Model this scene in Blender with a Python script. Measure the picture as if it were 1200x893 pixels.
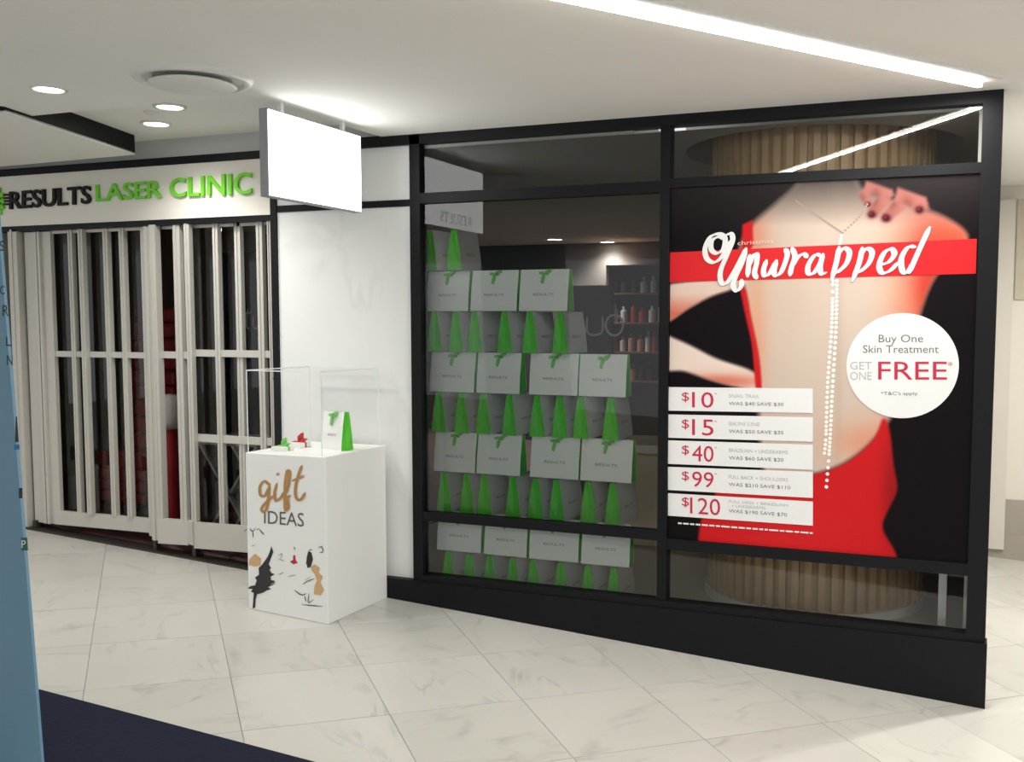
import bpy, math, random
import numpy as np
from mathutils import Vector, Matrix
random.seed(4)
for o in list(bpy.data.objects): bpy.data.objects.remove(o)
S = bpy.context.scene
COL = S.collection

# ------------------------------------------------------------------ camera
FPX, CX, CY, YAW, PITCH, ROLL = 1180.1, 685.8, 470.55, -.3761, .0766, .0031
CAM = np.array([3.1442, -5.2095, 1.6747]); SLOPE = .059          # the mall floor falls gently to the right
_c, _s, _cp, _sp, _cr, _sr = math.cos(YAW), math.sin(YAW), math.cos(PITCH), math.sin(PITCH), math.cos(ROLL), math.sin(ROLL)
FW = np.array([_s*_cp, _c*_cp, -_sp]); R0 = np.array([_c, -_s, 0]); U0 = np.cross(R0, FW)
RT = _cr*R0 + _sr*U0; UP = -_sr*R0 + _cr*U0
cd = bpy.data.cameras.new('camera'); cam = bpy.data.objects.new('camera', cd); COL.objects.link(cam)
cd.sensor_width = 36; cd.lens = FPX*36/1200
cd.shift_x = (600-CX)/1200; cd.shift_y = (CY-446.5)/1200
cd.clip_start = .05
M = Matrix(((RT[0], UP[0], -FW[0], CAM[0]), (RT[1], UP[1], -FW[1], CAM[1]), (RT[2], UP[2], -FW[2], CAM[2]), (0, 0, 0, 1)))
cam.matrix_world = M; S.camera = cam

def ray(u, v): return FW + RT*(u-CX)/FPX - UP*(v-CY)/FPX
def onY(u, v, Y): d = ray(u, v); return CAM + d*(Y-CAM[1])/d[1]
def onZ(u, v, Z): d = ray(u, v); return CAM + d*(Z-CAM[2])/d[2]
def fz(x): return -SLOPE*x

# ------------------------------------------------------------------ world, exposure
w = bpy.data.worlds.new('world'); S.world = w; w.use_nodes = True
w.node_tree.nodes['Background'].inputs[0].default_value = (.93, .96, 1, 1)
w.node_tree.nodes['Background'].inputs[1].default_value = .80
S.view_settings.view_transform = 'Standard'; S.view_settings.look = 'None'
S.view_settings.gamma = 1; S.view_settings.use_curve_mapping = False
S.view_settings.exposure = .32
LAMP = .55                                                      # power factor of every lamp

# ------------------------------------------------------------------ materials
def lin(c): return tuple(((x/255)/12.92 if x/255 <= .04045 else ((x/255+.055)/1.055)**2.4) for x in c[:3])
MATS = {}
def mat(name, rgb, rough=.5, spec=.5, metal=0, noise=0, nscale=8, bump=0, emit=0, stretch=None):
    if name in MATS: return MATS[name]
    m = bpy.data.materials.new(name); m.use_nodes = True; nt = m.node_tree; b = nt.nodes['Principled BSDF']
    c = lin(rgb); b.inputs['Base Color'].default_value = (*c, 1); b.inputs['Roughness'].default_value = rough
    b.inputs['Specular IOR Level'].default_value = spec; b.inputs['Metallic'].default_value = metal
    if noise or bump:
        tc = nt.nodes.new('ShaderNodeTexCoord'); n = nt.nodes.new('ShaderNodeTexNoise'); n.inputs['Scale'].default_value = nscale; n.inputs['Detail'].default_value = 5
        mp = nt.nodes.new('ShaderNodeMapping'); mp.inputs['Scale'].default_value = stretch or (1, 1, 1)
        nt.links.new(tc.outputs['Object'], mp.inputs[0]); nt.links.new(mp.outputs[0], n.inputs['Vector'])
        if noise:
            r = nt.nodes.new('ShaderNodeMapRange'); r.inputs[3].default_value = 1-noise; r.inputs[4].default_value = 1+noise*.6
            mx = nt.nodes.new('ShaderNodeMix'); mx.data_type = 'RGBA'; mx.blend_type = 'MULTIPLY'; mx.inputs[0].default_value = 1
            mx.inputs[6].default_value = (*c, 1)
            nt.links.new(n.outputs['Fac'], r.inputs[0]); nt.links.new(r.outputs[0], mx.inputs[7]); nt.links.new(mx.outputs[2], b.inputs['Base Color'])
        if bump:
            bp = nt.nodes.new('ShaderNodeBump'); bp.inputs['Strength'].default_value = bump; bp.inputs['Distance'].default_value = .01
            nt.links.new(n.outputs['Fac'], bp.inputs['Height']); nt.links.new(bp.outputs[0], b.inputs['Normal'])
    if emit:
        b.inputs['Emission Color'].default_value = (*c, 1); b.inputs['Emission Strength'].default_value = emit
    MATS[name] = m; return m

def glass_mat(name, tint=(.93, .96, .95), ior=1.5, rough=0.0, gain=1.25):
    m = bpy.data.materials.new(name); m.use_nodes = True; nt = m.node_tree; nt.nodes.remove(nt.nodes['Principled BSDF'])
    out = nt.nodes['Material Output']; t = nt.nodes.new('ShaderNodeBsdfTransparent'); t.inputs[0].default_value = (*tint, 1)
    g = nt.nodes.new('ShaderNodeBsdfGlossy'); g.inputs['Roughness'].default_value = rough
    f = nt.nodes.new('ShaderNodeFresnel'); f.inputs[0].default_value = ior
    mu = nt.nodes.new('ShaderNodeMath'); mu.operation = 'MULTIPLY'; mu.inputs[1].default_value = gain; mu.use_clamp = True
    mx = nt.nodes.new('ShaderNodeMixShader')
    nt.links.new(f.outputs[0], mu.inputs[0]); nt.links.new(mu.outputs[0], mx.inputs[0]); nt.links.new(t.outputs[0], mx.inputs[1]); nt.links.new(g.outputs[0], mx.inputs[2])
    nt.links.new(mx.outputs[0], out.inputs[0]); MATS[name] = m; return m

def marble(name, base, vein, rough, scale, amount):
    m = bpy.data.materials.new(name); m.use_nodes = True; nt = m.node_tree; b = nt.nodes['Principled BSDF']; L = nt.links.new; N = nt.nodes.new
    tc = N('ShaderNodeTexCoord'); oi = N('ShaderNodeObjectInfo'); mul = N('ShaderNodeVectorMath'); mul.operation = 'SCALE'; mul.inputs['Scale'].default_value = 37
    cmb = N('ShaderNodeCombineXYZ'); L(oi.outputs['Random'], cmb.inputs[0]); L(oi.outputs['Random'], cmb.inputs[1]); L(cmb.outputs[0], mul.inputs[0])
    add = N('ShaderNodeVectorMath'); L(tc.outputs['Object'], add.inputs[0]); L(mul.outputs[0], add.inputs[1])
    mp = N('ShaderNodeMapping'); mp.inputs['Scale'].default_value = (1, .35, 1); mp.inputs['Rotation'].default_value = (0, 0, .35); L(add.outputs[0], mp.inputs[0])
    n = N('ShaderNodeTexNoise'); n.inputs['Scale'].default_value = scale; n.inputs['Detail'].default_value = 8; n.inputs['Distortion'].default_value = 1.2; L(mp.outputs[0], n.inputs['Vector'])
    # thin veins where the noise crosses its middle value
    s = N('ShaderNodeMath'); s.operation = 'SUBTRACT'; s.inputs[1].default_value = .5; L(n.outputs['Fac'], s.inputs[0])
    a = N('ShaderNodeMath'); a.operation = 'ABSOLUTE'; L(s.outputs[0], a.inputs[0])
    r = N('ShaderNodeMapRange'); r.inputs[1].default_value = 0; r.inputs[2].default_value = .035; r.inputs[3].default_value = amount; r.inputs[4].default_value = 0; L(a.outputs[0], r.inputs[0])
    n2 = N('ShaderNodeTexNoise'); n2.inputs['Scale'].default_value = scale*2; n2.inputs['Detail'].default_value = 3; L(add.outputs[0], n2.inputs['Vector'])
    r2 = N('ShaderNodeMapRange'); r2.inputs[1].default_value = .42; r2.inputs[2].default_value = .7; L(n2.outputs['Fac'], r2.inputs[0])
    v = N('ShaderNodeMath'); v.operation = 'MULTIPLY'; L(r.outputs[0], v.inputs[0]); L(r2.outputs[0], v.inputs[1])
    mx = N('ShaderNodeMix'); mx.data_type = 'RGBA'; mx.inputs[6].default_value = (*lin(base), 1); mx.inputs[7].default_value = (*lin(vein), 1); L(v.outputs[0], mx.inputs[0])
    # each slab a slightly different tone
    r3 = N('ShaderNodeMapRange'); r3.inputs[3].default_value = .93; r3.inputs[4].default_value = 1.03; L(oi.outputs['Random'], r3.inputs[0])
    n3 = N('ShaderNodeMapRange'); n3.inputs[3].default_value = .9; n3.inputs[4].default_value = 1.08; L(n.outputs['Fac'], n3.inputs[0])
    mm = N('ShaderNodeMath'); mm.operation = 'MULTIPLY'; L(r3.outputs[0], mm.inputs[0]); L(n3.outputs[0], mm.inputs[1])
    m2 = N('ShaderNodeMix'); m2.data_type = 'RGBA'; m2.blend_type = 'MULTIPLY'; m2.inputs[0].default_value = 1; L(mx.outputs[2], m2.inputs[6]); L(mm.outputs[0], m2.inputs[7])
    L(m2.outputs[2], b.inputs['Base Color']); b.inputs['Roughness'].default_value = rough
    MATS[name] = m; return m

black = mat('black_aluminium', (12, 12, 16), .5, .22, noise=.1, nscale=30)
white = mat('white_laminate', (232, 232, 228), .45, noise=.02, nscale=4)
wallw = marble('white_wall_panel', (228, 229, 227), (170, 168, 165), .45, 1.0, .16)
ceilm = mat('ceiling_plaster', (236, 234, 228), .9, .2, noise=.03, nscale=3, bump=.05)
tilem = marble('floor_marble', (194, 192, 184), (112, 108, 100), .30, 2.6, .36)
groutm = mat('grout', (168, 164, 156), .8)
glass = glass_mat('window_glass', ior=1.5, gain=1.25)
acryl = glass_mat('clear_acrylic', tint=(.997, .998, .998), ior=1.3, gain=.3)

# ------------------------------------------------------------------ mesh helpers
ORG = {}
def link(o, parent=None):
    COL.objects.link(o)
    if parent is not None: o.parent = parent
    return o
def org(o): return ORG.get(o.name, np.zeros(3)) if o is not None else np.zeros(3)
def thing(name, label, cat, loc=(0, 0, 0), group=None):
    o = bpy.data.objects.new(name, None); link(o); o.location = loc; o.empty_display_size = .1
    o['label'] = label; o['category'] = cat
    if group: o['group'] = group
    ORG[o.name] = np.array(loc, float); return o
def tag(o, label, cat, group=None):
    o['label'] = label; o['category'] = cat
    if group: o['group'] = group
    return o
class MB:
    """collects faces, builds ONE mesh object (world coordinates; origin = the parent's origin)"""
    def __init__(s): s.v = []; s.f = []
    def add(s, vs, fs):
        n = len(s.v); s.v += [tuple(map(float, p)) for p in vs]; s.f += [tuple(i+n for i in f) for f in fs]; return s
    def box(s, a, b):
        x0, y0, z0 = a; x1, y1, z1 = b
        return s.add([(x0,y0,z0),(x1,y0,z0),(x1,y1,z0),(x0,y1,z0),(x0,y0,z1),(x1,y0,z1),(x1,y1,z1),(x0,y1,z1)],
                     [(0,3,2,1),(4,5,6,7),(0,1,5,4),(1,2,6,5),(2,3,7,6),(3,0,4,7)])
    def prism(s, poly, z0, z1):
        """polygon in XY (anticlockwise), z0/z1 numbers or per-vertex lists"""
        n = len(poly); lo = z0 if hasattr(z0, '__len__') else [z0]*n; hi = z1 if hasattr(z1, '__len__') else [z1]*n
        vs = [(p[0], p[1], lo[i]) for i, p in enumerate(poly)]+[(p[0], p[1], hi[i]) for i, p in enumerate(poly)]
        return s.add(vs, [tuple(range(n))[::-1], tuple(range(n, 2*n))]+[(i, (i+1) % n, (i+1) % n+n, i+n) for i in range(n)])
    def slab(s, poly, y0, y1):
        """polygon of (x, z) points extruded from y0 (front) to y1"""
        n = len(poly); vs = [(p[0], y0, p[1]) for p in poly]+[(p[0], y1, p[1]) for p in poly]
        return s.add(vs, [tuple(range(n)), tuple(range(n, 2*n))[::-1]]+[(i, i+n, (i+1) % n+n, (i+1) % n) for i in range(n)])
    def bar(s, a, b, w, d=None, up=(0, 0, 1)):
        a = Vector(a); b = Vector(b); t = (b-a).normalized(); u = Vector(up)
        if abs(t.dot(u)) > .95: u = Vector((0, 1, 0))
        x = t.cross(u).normalized(); y = x.cross(t).normalized(); d = d or w
        c = [x*(w/2)*i+y*(d/2)*j for i, j in ((-1,-1),(1,-1),(1,1),(-1,1))]
        return s.add([a+k for k in c]+[b+k for k in c], [(0,3,2,1),(4,5,6,7)]+[(i, (i+1) % 4, (i+1) % 4+4, i+4) for i in range(4)])
    def cyl(s, c, r, z0, z1, n=32, r1=None):
        r1 = r if r1 is None else r1
        vs = [(c[0]+r*math.cos(2*math.pi*i/n), c[1]+r*math.sin(2*math.pi*i/n), z0) for i in range(n)]
        vs += [(c[0]+r1*math.cos(2*math.pi*i/n), c[1]+r1*math.sin(2*math.pi*i/n), z1) for i in range(n)]
        return s.add(vs, [tuple(range(n))[::-1], tuple(range(n, 2*n))]+[(i, (i+1) % n, (i+1) % n+n, i+n) for i in range(n)])
    def lathe(s, c, prof, n=32, close=False):
        """profile of (radius, z) turned about a vertical axis"""
        k = len(prof); vs = [(c[0]+r*math.cos(2*math.pi*i/n), c[1]+r*math.sin(2*math.pi*i/n), z) for i in range(n) for r, z in prof]
        fs = []
        for i in range(n):
            for j in range(k if close else k-1):
                j2 = (j+1) % k; fs.append((i*k+j, ((i+1) % n)*k+j, ((i+1) % n)*k+j2, i*k+j2))
        return s.add(vs, fs)
    def build(s, name, m, parent=None, bevel=0, smooth=False, local=False):
        o0 = org(parent) if not local else np.zeros(3)
        me = bpy.data.meshes.new(name); me.from_pydata([tuple(np.array(p)-o0) for p in s.v], [], s.f); me.update()
        if m: me.materials.append(m)
        if smooth:
            for p in me.polygons: p.use_smooth = True
        o = bpy.data.objects.new(name, me); link(o, parent); ORG[o.name] = o0
        if bevel:
            bv = o.modifiers.new('bevel', 'BEVEL'); bv.width = bevel; bv.segments = 2; bv.limit_method = 'ANGLE'
        return o
def struct(o): o['kind'] = 'structure'; return o
def rebase(o, base):
    """move a top-level mesh's origin to its base point"""
    b = Vector(base)
    for v in o.data.vertices: v.co -= b
    o.location = b; ORG[o.name] = np.array(base, float); return o

_tc = {}
def textmesh(body, shear=0, bold=0):
    k = (body, shear, bold)
    if k in _tc: return _tc[k]
    c = bpy.data.curves.new('t', 'FONT'); c.body = body; c.shear = shear; c.offset = bold; c.resolution_u = 3
    o = bpy.data.objects.new('t', c); COL.objects.link(o); bpy.context.view_layer.update()
    dg = bpy.context.evaluated_depsgraph_get(); me = bpy.data.meshes.new_from_object(o.evaluated_get(dg))
    v = np.array([x.co[:2] for x in me.vertices]); f = [tuple(p.vertices) for p in me.polygons]
    bpy.data.objects.remove(o); bpy.data.meshes.remove(me)
    lo = v.min(0); v = (v-lo)/(v.max(0)-lo); _tc[k] = (v, f); return _tc[k]
def lettering(name, body, quad, Y, m, parent, depth=.002, bold=0, shear=0):
    """flat letters filling the (x, z) quad: lower left, lower right, upper right, upper left; real thickness"""
    v, f = textmesh(body, shear, bold); q = [np.array(p) for p in quad]
    P = [(q[0]*(1-a)*(1-b)+q[1]*a*(1-b)+q[2]*a*b+q[3]*(1-a)*b) for a, b in v]
    mb = MB(); n = len(P)
    mb.add([(p[0], Y, p[1]) for p in P], f)
    if depth > .004:
        from collections import Counter
        ec = Counter(); 
        for p in f:
            for i in range(len(p)): ec[tuple(sorted((p[i], p[(i+1) % len(p)])))] += 1
        mb.add([(p[0], Y+depth, p[1]) for p in P], [t[::-1] for t in f])
        mb.f += [(a, b, b+n, a+n) for (a, b), c in ec.items() if c == 1]
    return mb.build(name, m, parent)
def qpx(pts, Y):
    return [tuple(onY(u, v, Y)[[0, 2]]) for u, v in pts]
def rect(x0, z0, x1, z1): return [(x0, z0), (x1, z0), (x1, z1), (x0, z1)]
def smooth_line(pts, k=8):
    p = [np.array(a, float) for a in pts]; p = [2*p[0]-p[1]]+p+[2*p[-1]-p[-2]]; out = []
    for i in range(1, len(p)-2):
        for j in range(k):
            t = j/k; a, b, c, d = p[i-1:i+3]
            out.append(.5*((2*b)+(c-a)*t+(2*a-5*b+4*c-d)*t*t+(3*b-3*c+d-a)*t**3))
    return out+[p[-2]]
def brush(mb, pts, Y, wmin, wmax, pen=.8):
    """a brush stroke lying in the plane y = Y; wider where it runs along the pen's broad direction"""
    L = smooth_line(pts); n = len(L); vs = []; nib = np.array([math.cos(pen), math.sin(pen)])
    for i, p in enumerate(L):
        t = L[min(i+1, n-1)]-L[max(i-1, 0)]; t = t/(np.linalg.norm(t)+1e-9); nn = np.array([-t[1], t[0]])
        wd = wmin+(wmax-wmin)*abs(nn@nib); e = min(1, .35+min(i, n-1-i)/4)
        for sgn in (1, -1): q = p+nn*sgn*wd/2*e; vs.append((q[0], Y-2.5e-5*i-2e-6*len(mb.v), q[1]))
    mb.add(vs, [(2*i, 2*i+1, 2*i+3, 2*i+2) for i in range(n-1)]); return mb

# ------------------------------------------------------------------ floor: sloping mall floor of marble tiles
ang = math.atan(SLOPE); TH = .012
fl = MB().box((-9, -11, -.2), (9, 6, -TH*.6)).build('floor', groutm); struct(fl); fl.rotation_euler[1] = ang
T = .62; g = .0028
tme = None; k = 0
r45 = math.pi/4; s0, t0 = -1.766, -1.60
for i in range(-16, 17):
    for j in range(-16, 17):
        s = s0+(i+.5)*T; t = t0+(j+.5)*T; x = (s-t)/math.sqrt(2); y = (s+t)/math.sqrt(2)
        vis = (y < .75 and y > -3.1 and -4.6 < x < 4.4 and not (y < -2.5 and x < .2) and (y > -2.8 or x < 2.9)) or (2.6 < x < 4.9 and -3 < y < 3.9)
        if not vis: continue
        if tme is None:
            o = MB().box((-T/2+g/2, -T/2+g/2, -TH), (T/2-g/2, T/2-g/2, 0)).build('tile', tilem, fl, local=True); tme = o.data
            bm_ = o
        else:
            o = bpy.data.objects.new('tile', tme); link(o, fl)
        o.location = (x, y, random.uniform(-.0004, .0004)); o.rotation_euler[2] = r45+random.choice((0, 1, 2, 3))*math.pi/2
        k += 1
# dark screen border, added as a made-up strip on the floor
cm = mat('navy_border', (34, 36, 52), .95, .1, noise=.25, nscale=60, bump=.4)
cp = MB().box((-6, -2.578, -.001), (4.6, -2.04, .008)).build('screen_border_strip', cm); cp.rotation_euler[1] = ang
tag(cp, 'dark navy screen border built as a strip on the marble floor', 'screen border')

# ------------------------------------------------------------------ ceiling
ZC, ZR = 2.775, 2.87
cl = MB()
xs = [-9, -.22, 9]
cl.prism([(-9, -11), (9, -11), (9, -1.2), (-9, -1.2)], ZC, 3.1)
cl.prism([(-.25, -1.2), (9, -1.2), (9, .06), (-.2, .06)], ZC, 3.1)
cl.prism([(3.12, .06), (9, .06), (9, 6), (3.12, 6)], ZC, 3.1)
cl.prism([(-9, -1.2), (-.25, -1.2), (-.2, .06), (-9, .06)], ZR, 3.1)
ce = cl.build('ceiling', ceilm); struct(ce)
# dropped ceiling raft with a black edge
rf = MB().prism([(-1.55, -1.42), (-1.945, -.18), (-6, .0-.02), (-6, -1.42)], 2.748, 2.762).build('trim_1', ceilm); struct(rf)
re = MB()
for a, b in (((-1.55, -1.42), (-1.945, -.18)), ((-1.945, -.18), (-6, -.03)), ((-6, -1.42), (-1.55, -1.42))):
    re.prism([a, b, (b[0]-.02, b[1]-.03), (a[0]-.02, a[1]-.0)], 2.755, ZR)
re.build('raft_edge', black, rf)

# ------------------------------------------------------------------ the shop: walls, floor, ceiling inside
XL, XR_, YB, ZI = -4.6, 3.12, 6.8, 2.70
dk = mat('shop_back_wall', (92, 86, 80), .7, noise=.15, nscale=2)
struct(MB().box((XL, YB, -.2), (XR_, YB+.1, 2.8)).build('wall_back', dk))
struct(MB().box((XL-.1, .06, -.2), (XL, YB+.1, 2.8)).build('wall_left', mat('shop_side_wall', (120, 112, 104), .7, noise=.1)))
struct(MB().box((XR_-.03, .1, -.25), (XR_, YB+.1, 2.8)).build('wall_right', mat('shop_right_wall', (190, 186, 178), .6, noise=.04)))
inf = MB().box((-.98, .03, -.3), (XR_-.03, YB, .05)).build('floor', mat('shop_floor', (196, 184, 168), .35, noise=.08, nscale=3)); struct(inf)
df_ = MB().prism([(-4.6, .09), (-.98, .09), (-.98, 6.8), (-4.6, 6.8)], [fz(-4.6)-.01, fz(-.98)-.01, fz(-.98)-.01, fz(-4.6)-.01], [fz(-4.6)+.01, fz(-.98)+.01, fz(-.98)+.01, fz(-4.6)+.01]).build('floor', mat('shop_entry_floor', (112, 84, 82), .6, noise=.12, nscale=3)); struct(df_)
# interior ceiling with a round recess over the batten drum
DC, DR = (2.22, .92), .64; RR = .80
ic = mat('shop_ceiling', (190, 189, 185), .85, noise=.03)
cb = MB(); n = 48
ring = [(DC[0]+RR*math.cos(2*math.pi*i/n), DC[1]+RR*math.sin(2*math.pi*i/n)) for i in range(n)]
x0, x1, y0, y1 = DC[0]-.87, XR_-.03, .03, DC[1]+.87
def edgept(a):
    c, s_ = math.cos(a), math.sin(a); ts = []
    if c > 1e-9: ts.append((x1-DC[0])/c)
    if c < -1e-9: ts.append((x0-DC[0])/c)
    if s_ > 1e-9: ts.append((y1-DC[1])/s_)
    if s_ < -1e-9: ts.append((y0-DC[1])/s_)
    t = min(ts); return (DC[0]+t*c, DC[1]+t*s_)
angs = sorted(set([2*math.pi*i/n for i in range(n)]+[math.atan2(b-DC[1], a-DC[0]) % (2*math.pi) for a in (x0, x1) for b in (y0, y1)]))
pi_ = [(DC[0]+RR*math.cos(a), DC[1]+RR*math.sin(a), ZI) for a in angs]; po = [(*edgept(a), ZI) for a in angs]; q = len(angs)
cb.add(pi_+po, [(i, (i+1) % q, (i+1) % q+q, i+q) for i in range(q)])
cb.box((XL, .03, ZI), (x0, YB, ZI+.1)); cb.box((x0, y1, ZI), (XR_, YB, ZI+.1))
struct(cb.build('ceiling', ic))
rc = MB(); rc.lathe(DC, [(RR, ZI), (RR, ZI+.35)], 48); rc.cyl(DC, RR, ZI+.35, ZI+.37, 48)
struct(rc.build('trim_2', ic))

# ------------------------------------------------------------------ shopfront
ringm0 = mat('hanger_white', (220, 220, 216), .4)
wf = struct(MB().box((-.995, .0, .10), (-.0, .06, 2.72)).build('wall_front', wallw))
tr = struct(MB().box((-1.03, -.012, .04), (-.985, .06, 2.72)).build('trim_3', black))
struct(MB().box((-.985, -.008, 2.365), (-.01, .01, 2.405)).build('trim_4', black))
kick = MB().slab([(-1.03, fz(-1.03)-.02), (3.205, fz(3.205)-.02), (3.205, .135), (-1.03, .135)], -.05, .05).build('baseboard_front', black); struct(kick)
win = MB().box((-.012, -.03, .13), (.055, .05, 2.77)).build('window_1', black); struct(win)
for nm, a, b in (('mullion', (1.522, -.03, .13), (1.576, .05, 2.72)), ('corner_post', (3.106, -.035, .13), (3.196, .06, 2.778)),
                 ('head_bar', (-1.03, -.03, 2.718), (3.11, .05, 2.78)), ('transom', (.05, -.028, 2.375), (1.525, .04, 2.435)),
                 ('transom', (1.57, -.028, 2.395), (3.11, .04, 2.445)), ('transom', (.05, -.028, .500), (1.525, .04, .553)),
                 ('transom', (1.57, -.026, .455), (3.11, .04, .515)), ('sill', (.05, -.04, .12), (3.11, .05, .172))):
    MB().box(a, b).build(nm, black, win)
for a, b in (((.05, .0, 2.43), (1.525, .006, 2.71)), ((.05, .0, .55), (1.525, .006, 2.38)), ((.05, .0, .165), (1.525, .006, .505)),
             ((1.57, .0, 2.44), (3.11, .006, 2.71)), ((1.57, .0, .165), (3.11, .006, .46)), ((1.57, .0, .51), (3.11, .006, 2.40))):
    MB().add([(a[0], 0, a[2]), (b[0], 0, a[2]), (b[0], 0, b[2]), (a[0], 0, b[2])], [(0, 1, 2, 3)]).build('pane', glass, win)
# fascia above the door and head band
struct(MB().box((-6, .0, 2.75), (-.2, .06, ZR)).build('trim_5', mat('fascia_grey', (196, 197, 196), .7)))
struct(MB().box((-6, -.02, 2.70), (-1.03, .05, 2.75)).build('trim_6', black))
struct(MB().box((-6, -.01, 2.315), (-1.03, .05, 2.352)).build('trim_7', black))
struct(MB().box((-6, -.01, 0), (-3.40, .06, 2.32)).build('wall_front', mat('jamb_grey', (170, 166, 158), .6, noise=.06)))

# shop sign over the door
sg = thing('shop_sign', 'long white fascia sign over the folding shutter with black and green letters', 'sign', (-2.2, 0, 2.352))
MB().box((-6, -.015, 2.352), (-1.03, .03, 2.70)).build('sign_board', mat('sign_white', (226, 222, 212), .5, noise=.03), sg)
gr = mat('sign_green', (110, 200, 30), .45)
lettering('black_lettering', 'RESULTS', [(-3.268, 2.468), (-2.505, 2.478), (-2.499, 2.600), (-3.261, 2.593)], -.032, black, sg, .017, bold=.018)
lettering('green_lettering', 'LASER', [(-2.455, 2.489), (-1.885, 2.492), (-1.881, 2.605), (-2.455, 2.603)], -.032, gr, sg, .017, bold=.012)
lettering('green_lettering', 'CLINIC', [(-1.815, 2.490), (-1.159, 2.482), (-1.155, 2.622), (-1.815, 2.612)], -.032, gr, sg, .017, bold=.012)
lm = MB()
for i in range(9):                                                  # green leaf-spray emblem
    a = math.radians(100-i*25); c = np.array((-3.43, 2.53)); d = np.array((math.cos(a), math.sin(a))); p = np.array((-d[1], d[0]))
    lm.slab([tuple(c+d*.03-p*.012), tuple(c+d*.09-p*.026), tuple(c+d*.125), tuple(c+d*.09+p*.026), tuple(c+d*.03+p*.012)], -.030, -.015)
lm.build('leaf_emblem', gr, sg)
for i in range(4):
    z = 2.50+i*.022; MB().box((-3.315, -.03, z), (-3.28, -.015, z+.012)).build('tick_mark', black, sg)

# projecting lightbox sign
ps = thing('hanging_sign', 'bright white lightbox sign hanging from the ceiling above the gift plinth', 'sign', (-.155, -.74, 2.295))
MB().box((-.185, -1.135, 2.295), (-.135, -.345, 2.722)).build('sign_case', mat('sign_case', (150, 152, 156), .5, metal=.2), ps, .003)
MB().box((-.135, -1.129, 2.302), (-.129, -.351, 2.715)).build('sign_face', mat('sign_face', (245, 246, 246), .4, emit=3.8), ps)
v, f = textmesh('RESULTS', 0, .01)
MB().add([(-.1285, -.95+a*.42, 2.332+b*.068) for a, b in v], f).build('faint_lettering', mat('faint_print', (232, 234, 238), .4, emit=1.3), ps)
for yy in (-1.0, -.48): MB().box((-.170, yy-.012, 2.715), (-.150, yy+.012, ZC+.003)).build('hanger', ringm0, ps)

# ------------------------------------------------------------------ folding shutter across the door
sh = thing('folding_shutter', 'concertina security shutter of pale aluminium bars closing the shop door', 'shutter', (-2.2, .05, .2))
alu = mat('shutter_aluminium', (190, 187, 178), .4, .5, metal=.1)
def sbar(x, wd, y=.02, z0=.33, z1=2.32, dp=.035, nm='bar'):
    if nm == 'bar': wd *= .85
    m = MB(); m.box((x-wd/2, y, z0), (x+wd/2, y+dp, z1))
    m.box((x-wd/2+.3*wd, y-.006, z0), (x-wd/2+.5*wd, y, z1))       # raised rib along the extrusion
    return m.build(nm, alu, sh)
sbar(-3.275, .085, -.01, .2, 2.33, .06, 'jamb_post')
wp = MB()
wp.box((-3.205, .03, .235), (-3.10, .06, 2.31)); wp.box((-3.10, .015, .235), (-3.075, .06, 2.31)); wp.box((-3.06, .01, .235), (-3.04, .06, 2.31)); wp.box((-3.075, .03, .235), (-2.955, .06, 2.31))
wp.build('folded_leaves', alu, sh)
for x, wd, y in ((-2.773, .045, .03), (-2.655, .05, .01), (-2.45, .05, .03), (-2.305, .05, .03),
                 (-1.80, .065, .0), (-1.705, .05, -.01), (-1.497, .05, .02), (-1.337, .055, .04), (-1.147, .055, .02), (-1.055, .03, .0)):
    sbar(x, wd, y)
sbar(-2.105, .06, .03, .22, 2.32, .04, 'fold_post'); sbar(-2.045, .07, .0, .20, 2.32, .05, 'fold_post'); sbar(-1.985, .05, -.02, .2, 2.32, .05, 'fold_post')
for x0_, x1_, y, z0_, z1_ in ((-2.96, -2.12, .035, 1.435, 1.475), (-1.98, -1.72, .01, 1.44, 1.485), (-1.70, -1.05, .026, 1.455, 1.50), (-1.70, -1.05, .026, .89, .94)):
    MB().box((x0_, y, z0_), (x1_, y+.025, z1_)).build('cross_rail', alu, sh)
for x0_, x1_, ya, yb, z0_, z1_ in ((-3.0, -2.1, .02, .05, .235, .335), (-2.0, -1.77, -.03, .0, .19, .36), (-1.77, -1.70, .0, -.03, .20, .36), (-1.70, -1.04, -.02, .03, .18, .355)):
    MB().prism([(x0_, ya), (x1_, yb), (x1_, yb+.03), (x0_, ya+.03)], z0_, z1_).build('bottom_panel', alu, sh)
for x0_, x1_ in ((-2.96, -2.12), (-1.96, -1.05)):
    MB().box((x0_, .04, 2.295), (x1_, .06, 2.32)).build('top_rail', alu, sh)
for x0_, x1_ in ((-2.95, -2.12), (-1.96, -1.06)):
    MB().add([(x0_, .082, .34), (x1_, .082, .34), (x1_, .082, 2.3), (x0_, .082, 2.3)], [(0, 1, 2, 3)]).build('clear_panel', glass, sh)
MB().prism([(-3.33, -.03), (-1.03, -.03), (-1.03, .09), (-3.33, .09)], [fz(-3.33)-.01, fz(-1.03)-.01]*1+[fz(-1.03)-.01, fz(-3.33)-.01], [fz(-3.33)+.012, fz(-1.03)+.012, fz(-1.03)+.012, fz(-3.33)+.012]).build('floor_track', mat('track', (58, 54, 50), .5, metal=.4), sh)
for x in (-3.19, -2.07, -1.73, -1.08):
    MB().box((x-.015, .01, fz(x)), (x+.015, .05, .25)).build('guide_pin', mat('track', (58, 54, 50)), sh)

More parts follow.
